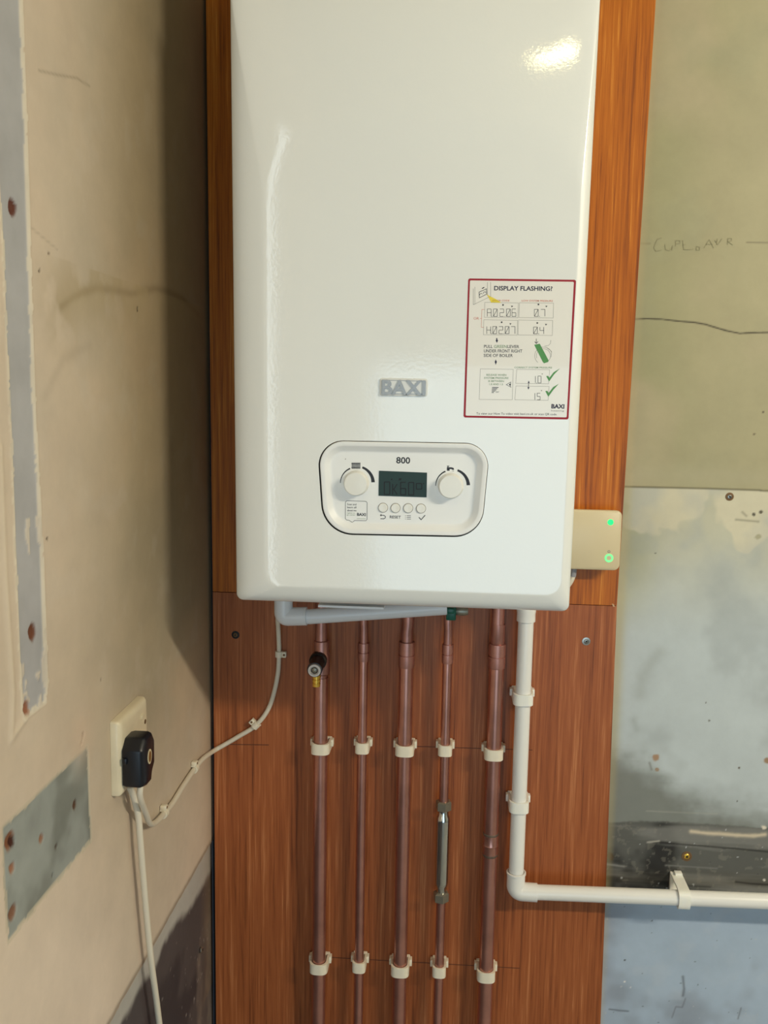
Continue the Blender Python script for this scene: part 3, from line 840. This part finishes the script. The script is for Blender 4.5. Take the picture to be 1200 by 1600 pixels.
for u, v in ((540, 353), (862, 353), (525, 517), (859, 523)): D.poly([(u - 9, v - 7), (u + 11, v - 5), (u - 2, v + 9)], I)
D.poly([(392, 650), (402, 650), (403, 668), (410, 670), (398, 694), (386, 670), (392, 668)], M['navy'])
D.line([(768, 655), (768, 698)], 5, I); D.line([(752, 682), (768, 700), (785, 682)], 5, I)
D.text('PULL', (277, 741), (357, 742), 28, I, .006); D.text('GREEN', (371, 742), (490, 743), 28, M['pale_green'], .004); D.text('LEVER', (497, 743), (607, 744), 28, I, .006)
D.text('UNDER FRONT RIGHT', (276, 783), (636, 785), 28, I, .006); D.text('SIDE OF BOILER', (274, 825), (547, 827), 28, I, .006)
D.poly([(388, 850), (398, 873), (388, 900), (378, 873)], M['navy'])
D.line(arc(835, 815, 82, 230, 20, 20), 3, G); D.line(arc(835, 815, 66, 200, -60, 20), 3, G); D.line([(905, 668), (900, 700), (880, 720), (845, 725)], 3, G); D.line([(860, 735), (912, 775), (905, 830)], 3, G)
D.poly([(748, 712), (800, 702), (884, 860), (878, 874), (840, 886), (828, 872)], M['green_ink'])
D.text('CORRECT SYSTEM PRESSURE', (562, 932), (915, 934), 15, M['pale_green'], .008)
for r_ in ((243, 938, 552, 1224), (585, 942, 893, 1074), (577, 1098, 888, 1228)): D.rect(*r_, 2.5, G, sk=-10)
for k, (t_, a, b) in enumerate((('RELEASE WHEN', 300, 487), ('SYSTEM PRESSURE', 278, 507), ('IS BETWEEN', 318, 464), ('1.0 AND 1.5', 328, 455))):
    D.text(t_, (a, 1003 + k * 29), (b, 1004 + k * 29), 17, M['pale_green'], .008)
for k in range(5): D.line([(353 - k, 1112 + k * 12), (414 - k * 11, 1112 + k * 12)], 6, I)
D.text('bar', (388, 1160), (420, 1160), 16, I)
D.line([(532, 1060), (486, 1086), (532, 1112)], 4, I); D.line([(528, 1066), (524, 1106)], 4, I); D.disc(521, 1086, 8, I)
D.poly([(697, 1048), (706, 1070), (699, 1070), (697, 1110), (705, 1110), (694, 1132), (685, 1110), (692, 1110), (694, 1070), (688, 1070)], M['navy'])
code('1O', (756, 784), 1070, 64, 28); D.disc(772, 1070, 3, I)
code('15', (752, 776), 1228, 62, 28)
for u, v in ((824, 987), (817, 1143)): D.poly([(u - 7, v - 6), (u + 8, v - 4), (u - 2, v + 7)], G)
for oy in (0, 145):
    D.poly([(860, 1006 + oy), (878, 1003 + oy), (890, 1022 + oy), (930, 970 + oy), (990, 934 + oy), (935, 990 + oy), (888, 1056 + oy)][:7] if not oy else [(852, 1146), (872, 1144), (884, 1164), (925, 1110), (980, 1077), (928, 1134), (880, 1200)], M['green_ink'])
D.text('BAXI', (908, 1307), (1030, 1310), 38, M['navy'], .035)
D.text('heating', (908, 1336), (1028, 1338), 14, G)
D.text('To view our How To video visit baxi.co.uk', (206, 1366), (740, 1370), 20, I); D.text('or scan QR code.', (752, 1371), (962, 1374), 20, I)
mb.build('instruction_sticker', boiler)

# ------------------------------------------------------------------ grey relief pipe under the boiler
disc = empty('relief_pipe', onY(440, 975, -.10), 'pale grey plastic pipe elbowing out from beneath the left of the boiler', 'pipe')
def pyp(x, y, Y): return onY(x, y, Y)
A0 = pyp(443, 930, -.105); A1 = pyp(443, 962, -.105); A0.x = A1.x
B1 = pyp(484, 963.5, -.105); E_ = pyp(697, 949, -.080)
mb = MB(); mb.tube([Vector((A0.x, A0.y, .0005)), Vector((A0.x, A0.y, -.005)), A1 + Vector((0, 0, .012))], .0108, M['pvc_grey'])
mb.tube([A1 + Vector((.016, 0, .0)), B1, B1.lerp(E_, .5), E_], .0105, M['pvc_grey'], 20); mb.build('pipe_run', disc)
mb = MB()
c_ = []
for i in range(9):
    a = i / 8 * math.pi / 2; rr = .006
    c_.append(A1 + Vector((rr - rr * math.cos(a), 0, rr - rr * math.sin(a) - .001)))
mb.tube([A1 + Vector((0, 0, .028))] + c_ + [Vector((B1.x - .004, B1.y, B1.z + .0005))], .0128, M['pvc_grey'], 24)
mb.build('elbow', disc)

# ------------------------------------------------------------------ copper pipes
PY = -.024
def coupler(mb, x, z, r, L):
    k = L / 2
    pr_ = [(r - .0012, k), (r + .0013, k), (r + .0016, k - .002), (r + .0016, .0012), (r + .0006, .0008), (r + .0006, -.0008), (r + .0016, -.0012), (r + .0016, -k + .002), (r + .0013, -k), (r - .0012, -k)]
    mb.lathe(pr_, (x, PY, z), (0, 0, 1), M['copper_dull'])


def zpx(x, y): return onY(x, y, PY).z
def xpx(x, y): return onY(x, y, PY).x
pipes = [  # x, radius, coupler centre px y, coupler length, upper radius, label
    (xpx(500, 1300), .0102, None, 0, .0090, 'leftmost vertical copper pipe, thick, with the black drain valve at its top'),
    (xpx(564, 1300), .0070, 1018, .027, .0062, 'second copper pipe from the left, thin, running unbroken below its upper coupling'),
    (xpx(629.5, 1300), .0104, 1022, .038, .0086, 'middle copper pipe of the five, thick, under the middle of the boiler'),
    (xpx(696, 1150), .0070, 1021, .028, .0064, 'thin copper pipe holding the chrome inline cylinder'),
    (xpx(767, 1300), .0108, 1024, .036, .0092, 'rightmost copper pipe, thick, next to the white plastic pipe')]
pobj = []
for i, (x, r, cy, cl, ru, lab) in enumerate(pipes):
    e = empty('copper_pipe', (x, PY, -.86), lab, 'pipe', 'copper pipes under the boiler')
    px0 = 500 + 66 * i
    if cy: zc = zpx(px0, cy)
    else: zc = zpx(500, 1058)
    zt = .008
    mb = MB()
    if i == 3:
        z1 = zpx(694, 1262); z2 = zpx(694, 1395)
        mb.tube([(x, PY, z1), (x, PY, zc)], r, M['copper'], 24); mb.tube([(x, PY, -.86), (x, PY, z2)], r, M['copper'], 24)
    else:
        mb.tube([(x, PY, -.86), (x, PY, zc)], r, M['copper'], 28)
    mb.build('lower_tube', e)
    mb = MB()
    # the upper tail narrows into the fitting and sets back a little
    zz = [zc, zc + .035, zc + .045, zt]; mb.tube([(x, PY, zz[0]), (x, PY, zz[1]), (x - (.0006 if i != 2 else -.0012), PY, zz[2]), (x - (.0006 if i != 2 else -.0012), PY, zz[3])], ru, M['copper_dull'], 24)
    mb.build('upper_tube', e)
    if cy:
        mb = MB(); coupler(mb, x, zc, r, cl); mb.build('coupling', e)
    if i == 4:
        mb = MB(); z_ = zpx(777, 976); mb.lathe([(ru, 0), (ru + .0010, .001), (ru + .0010, -.0335), (ru, -.035)], (x, PY, z_), (0, 0, 1), M['copper_dull']); mb.build('upper_sleeve', e)
        mb = MB(); za = zpx(765, 1302); zb_ = zpx(765, 1334)
        mb.lathe([(r, za - zb_), (r + .0007, za - zb_ - .0006), (r + .0005, (za - zb_) / 2), (r + .0009, (za - zb_) / 2 - .001), (r + .0005, (za - zb_) / 2 - .002), (r + .0007, .0006), (r, 0)], (x, PY, zb_), (0, 0, 1), M['copper'])
        for zz_ in (za, zb_): mb.lathe([(r, -.0025), (r + .0009, -.0012), (r + .0009, .0012), (r, .002)], (x, PY, zz_), (0, 0, 1), M['solder'])
        mb.build('soldered_joint', e)
    if i == 0:
        mb = MB(); z_ = zpx(500, 1000); mb.lathe([(.0092, 0), (.0112, -.001), (.0112, -.018), (.0128, -.022), (.0128, -.050), (.0104, -.052)], (x, PY, z_), (0, 0, 1), M['copper_dull']); mb.build('tee_fitting', e)
    pobj.append(e)

# green filling lever
gl = empty('filling_lever', onY(705, 957, -.06), 'small green plastic filling lever under the boiler above the fourth pipe', 'lever')
p0 = onY(706, 955, -.05)
mb = MB(); mb.box((p0.x - .008, -.066, p0.z - .010), (p0.x + .006, -.036, p0.z + .012), M['tap_green'], .002); mb.box((p0.x - .010, -.075, p0.z + .002), (p0.x + .004, -.060, p0.z + .010), M['tap_green'], .002); mb.build('lever_handle', gl)
mb = MB(); mb.lathe([(0, 0), (.006, 0), (.007, .004), (.007, .012), (.0055, .018), (0, .018)], (p0.x + .005, -.05, p0.z + .001), (1, 0, 0), M['nickel']); mb.build('tap_body', gl)

# drain valve on the first pipe
vx, vz = xpx(499, 1037), zpx(499, 1030)
rc = onY(491.5, 1047, -.078)
dv = empty('drain_valve', (rc.x, PY, rc.z), 'black drain valve with a silver ring and brass outlet on the leftmost pipe', 'valve')
ax = (Vector((rc.x, -.078, rc.z)) - Vector((vx, PY - .008, vz + .002)))
o_ = Vector((vx, PY - .008, vz + .002)); L_ = ax.length
mb = MB(); mb.lathe([(.0105, -.002), (.0128, 0), (.0128, .010), (.0105, .012), (.0100, L_ * .7), (.0110, L_ * .72), (.0108, L_), (.009, L_ + .0004), (0, L_ + .0004)], o_, ax, M['black_matt']); mb.build('valve_body', dv)
mb = MB(); mb.lathe([(.0094, 0), (.0094, .0025), (.0088, .0034), (.0066, .0034), (.0050, .0020), (.0048, -.001)], o_ + ax, ax, M['silver'], 36)
mb.lathe([(.0045, -.001), (.0040, .0016), (.0018, .0026), (0, .0026)], o_ + ax, ax, M['nickel'], 6); mb.build('silver_ring', dv)
mb = MB(); no = Vector((rc.x + .001, -.066, rc.z)); mb.lathe([(.0062, -.006), (.0062, -.013), (.0054, -.0135), (.0054, -.0150), (.0060, -.0155), (.0060, -.0185), (.0053, -.019), (.0053, -.0205), (.0059, -.021), (.0056, -.0255), (.0035, -.026), (.0035, -.020)], no + Vector((0, 0, -.002)), (0, 0, 1), M['brass'], 24); mb.build('brass_outlet', dv)

# chrome inline cylinder
ix = pipes[3][0]; it = zpx(694, 1252); ib = zpx(693, 1408)
ic = empty('inline_cylinder', (ix, PY, ib), 'chrome inline scale-reducer cylinder between two hex nuts on the fourth pipe', 'pipe fitting')
mb = MB(); H_ = it - ib
mb.lathe([(.0072, .012), (.0072, .018), (.0082, .024), (.0098, .027), (.0104, .032), (.0104, H_ - .030), (.0098, H_ - .024), (.0080, H_ - .021), (.0076, H_ - .014), (.0076, H_ - .010)], (ix, PY, ib), (0, 0, 1), M['chrome'], 40); mb.build('chrome_body', ic)
for z0, nm in ((H_ - .013, 'top'), (.001, 'bottom')):
    mb = MB(); mb.lathe([(.0088, z0), (.0120, z0 + .0006), (.0120, z0 + .0125), (.0098, z0 + .014), (.0070, z0 + .0142), (.007, z0)], (ix, PY, ib), (0, 0, 1), M['nickel'], hexa=True); mb.build('hex_nut', ic)


# ------------------------------------------------------------------ white condensate pipe
WY = -.030
con = empty('condensate_pipe', (onY(808, 1390, WY).x, WY, onY(808, 1390, WY).z), 'white plastic waste pipe dropping from the boiler and turning right along the wall', 'pipe')
cx_ = onY(809, 1300, WY).x
zt_ = .005; ez = onY(815, 1393, WY).z; xr = onY(1300, 1412, WY).x; zr = onY(1300, 1412, WY).z
mb = MB(); mb.tube([(cx_, WY, ez + .010), (cx_, WY, zt_)], .0112, M['pvc'], 32); mb.build('vertical_run', con)
mb = MB(); mb.lathe([(.0112, -.001), (.0134, 0), (.0134, .012), (.0138, .014), (.0138, .05), (.0128, .052)], (cx_, WY, onY(818, 970, WY).z), (0, 0, 1), M['pvc']); mb.build('top_collar', con)
mb = MB(); mb.tube([(cx_ + .012, WY, ez), (xr, WY, zr)], .0112, M['pvc'], 32); mb.build('horizontal_run', con)
mb = MB(); rr = .010; pth = [(cx_, WY, ez + .030)]
for i in range(11):
    a = i / 10 * math.pi / 2; pth.append((cx_ + rr - rr * math.cos(a), WY, ez + rr - rr * math.sin(a)))
pth.append((cx_ + .032, WY, ez - .0003)); mb.tube(pth, .0136, M['pvc'], 32)
mb.lathe([(.0136, 0), (.0146, .0005), (.0146, .003), (.0125, .0035)], (cx_, WY, ez + .028), (0, 0, 1), M['pvc']); mb.build('elbow', con)


# ------------------------------------------------------------------ pipe clips
def clip_geo(r, back, m_, h=.0165, ears=True):
    """C-shaped nylon clip around a vertical pipe at origin; the wall is at y=+back"""
    mb = MB(); t = .0030; ro = r + t
    n = 20; out = []; inn = []
    # closed front band, arms straight back to the base
    for i in range(n + 1):
        a = math.pi + math.pi * i / n
        k = 3.0; c, s_ = math.cos(a), math.sin(a)
        d = (abs(c) ** k + abs(s_) ** k) ** (-1 / k)
        out.append((ro * 1.0 * c * d, ro * s_ * d * .92)); inn.append((r * 1.02 * c, r * 1.02 * s_))
    arm = back - .006
    poly = [(-ro, arm)] + out + [(ro, arm)]
    ipoly = [(-r * 1.02, arm)] + inn + [(r * 1.02, arm)]
    P_ = poly + ipoly[::-1]
    mb.prism(P_, lambda u, v, z: (u, v, z), h, m_, smooth=False)
    base = MB(); base.box((-ro - .0005, back - .0065, -.0005), (ro + .0005, back - .0002, h + .0005), m_, .0012)
    for sx in (-1, 1):
        base.box((sx * (ro + .0000), back - .013, h * .30), (sx * (ro + .0036), back - .003, h * .95), m_, .0006)
    return mb, base


def make_clip(kind, r, back, m_):
    e = bpy.data.objects.new('pipe_clip', None); e.empty_display_size = .01; col.objects.link(e)
    a, b = clip_geo(r, back, m_); a.build('snap_band', e); b.build('clip_base', e); return e


def copy_tree(o):
    c = o.copy(); col.objects.link(c)
    for ch in o.children:
        d = ch.copy(); col.objects.link(d); d.parent = c
    return c


protos = {}
def clip(kind, loc, label, group, rot=None):
    if kind not in protos:
        spec_ = {'big': (.0110, -PY, M['nylon_old']), 'small': (.0074, -PY, M['nylon_old']), 'white': (.0116, -WY, M['nylon']), 'deep': (.0116, -WY + YW, M['nylon'])}[kind]
        protos[kind] = make_clip(kind, *spec_); e = protos[kind]
    else: e = copy_tree(protos[kind])
    e.location = loc
    if rot: e.rotation_euler = rot
    e['label'] = label; e['category'] = 'pipe clip'; e['group'] = group
    return e


names = ['leftmost copper pipe', 'second copper pipe from the left', 'middle copper pipe', 'pipe with the chrome cylinder', 'rightmost copper pipe']
for i, (yu, yl) in enumerate(((1181, 1525), (1179, 1522), (1184, 1530), (1183, 1530), (1190, 1538))):
    r = pipes[i][1]; kind = 'big' if r > .009 else 'small'; x = pipes[i][0]
    yf = PY - (.014 if kind == 'big' else .0095)
    for yy, t_ in ((yu, 'upper'), (yl, 'lower')):
        z = onY(497 + 66 * i, yy, yf).z
        clip(kind, (x, PY, z), 'cream plastic clip on the %s, the %s of its two' % (names[i], t_), 'cream clips on the copper pipes')
for yy, t_ in ((1104, 'upper white clip on the vertical white plastic pipe, level with its upper half'), (1273, 'lower white clip on the vertical white plastic pipe, above the elbow')):
    clip('white', (cx_, WY, onY(812, yy, WY - .014).z), t_, 'white clips on the plastic pipe')
xq = onY(1067, 1395, WY).x; tq = (xq - cx_) / (xr - cx_)
clip('deep', (xq - .008, WY, ez + (zr - ez) * tq), 'white clip holding the horizontal plastic pipe to the wall right of the board', 'white clips on the plastic pipe', (0, math.pi / 2, 0))

# ------------------------------------------------------------------ wireless hub on the board
hub = empty('wireless_hub', onY(930, 840, 0), 'flat cream control hub with green lights beside the boiler', 'control hub')
HY = -.030
h0 = onY(860, 798, HY); tr = onY(973, 798, HY); br = onY(969, 891, HY)
hx0, hx1 = .4005, tr.x; hz0, hz1 = onY(930, 891, HY).z, onY(930, 797, HY).z
P_ = rrect(hx0, hz0, hx1, hz1, .0085, 8)
mb = MB(); mb.rings([[(u, -.0003, v) for u, v in inset(P_, .003)], [(u, -.012, v) for u, v in inset(P_, .0015)], [(u, HY + .004, v) for u, v in P_], [(u, HY + .0015, v) for u, v in inset(P_, .0006)], [(u, HY, v) for u, v in inset(P_, .0026)]], M['cream'], cap1=True, cap0=True)
mb.build('hub_case', hub)
c = onY(954, 816, HY); mb = MB(); mb.lathe([(.0042, -.001), (.0042, .0003), (.0, .0006)], c, (0, -1, 0), M['led']); mb.build('status_light', hub)
c = onY(951.5, 872, HY); mb = MB(); mb.lathe([(.0034, 0), (.0036, .0005), (.0058, .0005), (.0062, -.0005)], c, (0, -1, 0), M['led_ring']); mb.lathe([(.0033, 0), (.0033, .0003), (0, .0003)], c, (0, -1, 0), M['cream']); mb.build('ring_button', hub)
c = onY(951.5, 862, HY); mb = MB(); mb.lathe([(.0011, .0001), (.0018, .0002), (.0020, .0001)], c, (0, -1, 0), M['grey_ink']); mb.build('power_mark', hub)
hc = empty('hub_cable', onY(893, 893, -.014), 'short white cable with grey sleeve dropping from the cream hub behind the boiler', 'cable')
pth = smoothpath([onY(897, 884, -.014), onY(896, 895, -.014), onY(893, 906, -.014), onY(885, 917, -.014), onY(870, 925, -.014), onY(850, 928, -.014)], 6)
MB().tube(pth, .0038, M['cable'], 14).build('sheath', hc)
MB().tube([pth[0], pth[6], pth[9]], .0045, M['cable_grey'], 14).build('sleeve', hc)

# ------------------------------------------------------------------ socket, plug, cables
so = empty('wall_socket', (XL, -.346, -.152), 'aged cream single wall socket on the left wall with a black plug in it', 'socket')
sy0, sy1, sz0, sz1 = -.3915, -.3045, -.1935, -.1075
P_ = rrect(sy0, sz0, sy1, sz1, .003, 4)
mb = MB(); rr4 = lambda d, r: rrect(sy0 + d, sz0 + d, sy1 - d, sz1 - d, r, 4)
mb.rings([[(XL + x_, u, v) for u, v in rr4(d_, r_)] for x_, d_, r_ in ((.0002, 0, .003), (.0062, 0, .003), (.0085, .0006, .0032), (.0104, .0022, .0036), (.0114, .0042, .004), (.0120, .0070, .004))], M['socket'], cap1=True)
mb.build('face_plate', so)
for yy in (-.3155, -.3805):
    mb = MB(); mb.lathe([(.0028, -.001), (.0028, .0004), (.0, .0002)], (XL + .012, yy, -.135 if yy > -.33 else -.16), (1, 0, 0), M['rust'], 16); mb.build('plate_screw', so)
mb = MB(); mb.box((XL + .0118, -.330, -.128), (XL + .0135, -.322, -.1225), M['socket'], .0006); mb.build('switch_rocker', so)

pl = empty('mains_plug', (XL + .012, -.370, -.157), 'black mains plug with a small oval badge in the cream wall socket', 'plug')
PX0 = XL + .0122; th = .0235
prof = rpoly([(-.3905, -.182), (-.376, -.186), (-.362, -.186), (-.3585, -.176), (-.350, -.168), (-.3495, -.140), (-.358, -.1285), (-.380, -.1285), (-.3905, -.140)], [.004, .003, .003, .002, .004, .006, .006, .006, .006], 4)
mb = MB(); mb.rings([[(PX0, u, v) for u, v in inset(prof, .0012)], [(PX0 + .004, u, v) for u, v in prof], [(PX0 + th - .005, u, v) for u, v in prof], [(PX0 + th - .0015, u, v) for u, v in inset(prof, .0015)], [(PX0 + th, u, v) for u, v in inset(prof, .0042)]], M['black'], cap0=True, cap1=True)
mb.build('plug_body', pl)
mb = MB(); cc = (-.3695, -.154)
oval = [(cc[0] + .0062 * math.cos(a * math.pi / 12), cc[1] + .0085 * math.sin(a * math.pi / 12)) for a in range(24)]
mb.prism(oval, lambda u, v, t: (PX0 + th - .0002 + t, u, v), .0008, M['cream'])
mb.prism(inset(oval, .0022), lambda u, v, t: (PX0 + th + .0004 + t, u, v), .0004, M['glass_oval']); mb.build('oval_badge', pl)
mb = MB(); mb.box((PX0 + .001, -.393, -.155), (PX0 + .006, -.389, -.148), M['black'], .001); mb.build('plug_grip', pl)

XC = XL + .0045; YC = -.0045
cb = empty('boiler_cable', onY(400, 1133, YC), 'cream mains cable looping from under the boiler across to the black plug', 'cable')
pts = [Vector((onY(434, 930, -.05).x, -.04, -.001)), onY(434, 960, -.03), onY(435, 985, -.012), onY(436, 1022, YC), onY(433, 1060, YC), onY(421, 1104, YC), onY(400, 1133, YC), onY(372, 1151, YC), onY(350, 1164, YC - .001), onY(336, 1172, -.012),
       onX(319, 1184, XC + .003), onX(304, 1201, XC), onX(286, 1228, XC), onX(270, 1254, XC), onX(256, 1271, XC + .001), onX(243, 1285, XC + .003), onX(234, 1286, XC + .007), onX(227, 1268, XC + .013), onX(219, 1245, XC + .019), Vector((PX0 + .0125, -.3685, -.186)), Vector((PX0 + .0125, -.3690, -.176))]
MB().tube(smoothpath(pts, 8), .0035, M['cable'], 14).build('sheath', cb)
cb2 = empty('drop_cable', onX(213, 1260, XC), 'pale cable dropping from the wall socket down the left wall out of frame', 'cable')
pts = [onX(202, 1228, XC + .003), onX(209, 1245, XC + .004), onX(216, 1275, XC + .007), onX(219, 1310, XC + .008), onX(223, 1360, XC + .008), onX(229, 1430, XC + .008), onX(236, 1500, XC + .008), onX(244, 1560, XC + .008), onX(254, 1640, XC + .008)]
MB().tube(smoothpath(pts, 8), .0038, M['cable'], 14).build('sheath', cb2)


def cable_clip(p, d, nrm, label):
    e = empty('cable_clip', p, label, 'cable clip', 'cable clips along the boiler cable')
    d = Vector(d).normalized(); n = Vector(nrm); s_ = n.cross(d).normalized()
    F = Matrix((d, s_, n)).transposed().to_4x4(); F.translation = p
    mb = MB(); R_ = .0058; pr_ = []
    arc_ = [(R_ * math.cos(math.pi * i / 10), R_ * math.sin(math.pi * i / 10)) for i in range(11)]
    poly = [(R_, -.0040)] + arc_ + [(-R_, -.0040)]
    inner = [(.0037 * math.cos(math.pi * i / 10), .0037 * math.sin(math.pi * i / 10)) for i in range(11)]
    poly = poly + [(-.0037, -.0040)] + inner[::-1] + [(.0037, -.0040)]
    mb.prism(poly, lambda u, v, t: F @ Vector((t - .0045, u, v)), .009, M['nylon_old'])
    mb.box((-.0045, R_ - .0005, -.0040), (.0045, R_ + .0055, .0040), M['nylon_old'], .001, mtx=F)
    mb.build('clip_saddle', e)
    mb = MB(); mb.lathe([(.0017, -.001), (.0017, .0005), (0, .0007)], F @ Vector((0, R_ + .0026, .0040)), n, M['rust'], 12); mb.build('nail_head', e)


cable_clip(onY(436, 1022, YC), (0, 0, -1), (0, -1, 0), 'cable clip on the board just below the boiler, topmost on the cable')
cable_clip(onY(400, 1133, YC), onY(421, 1104, YC) - onY(372, 1151, YC), (0, -1, 0), 'cable clip on the board where the cable curves towards the left wall')
cable_clip(onX(304, 1201, XC), onX(318, 1184, XC) - onX(286, 1228, XC), (1, 0, 0), 'cable clip on the left wall near the corner')
cable_clip(onX(256, 1271, XC), onX(270, 1254, XC) - onX(243, 1285, XC), (1, 0, 0), 'cable clip on the left wall, lowest and nearest the plug')
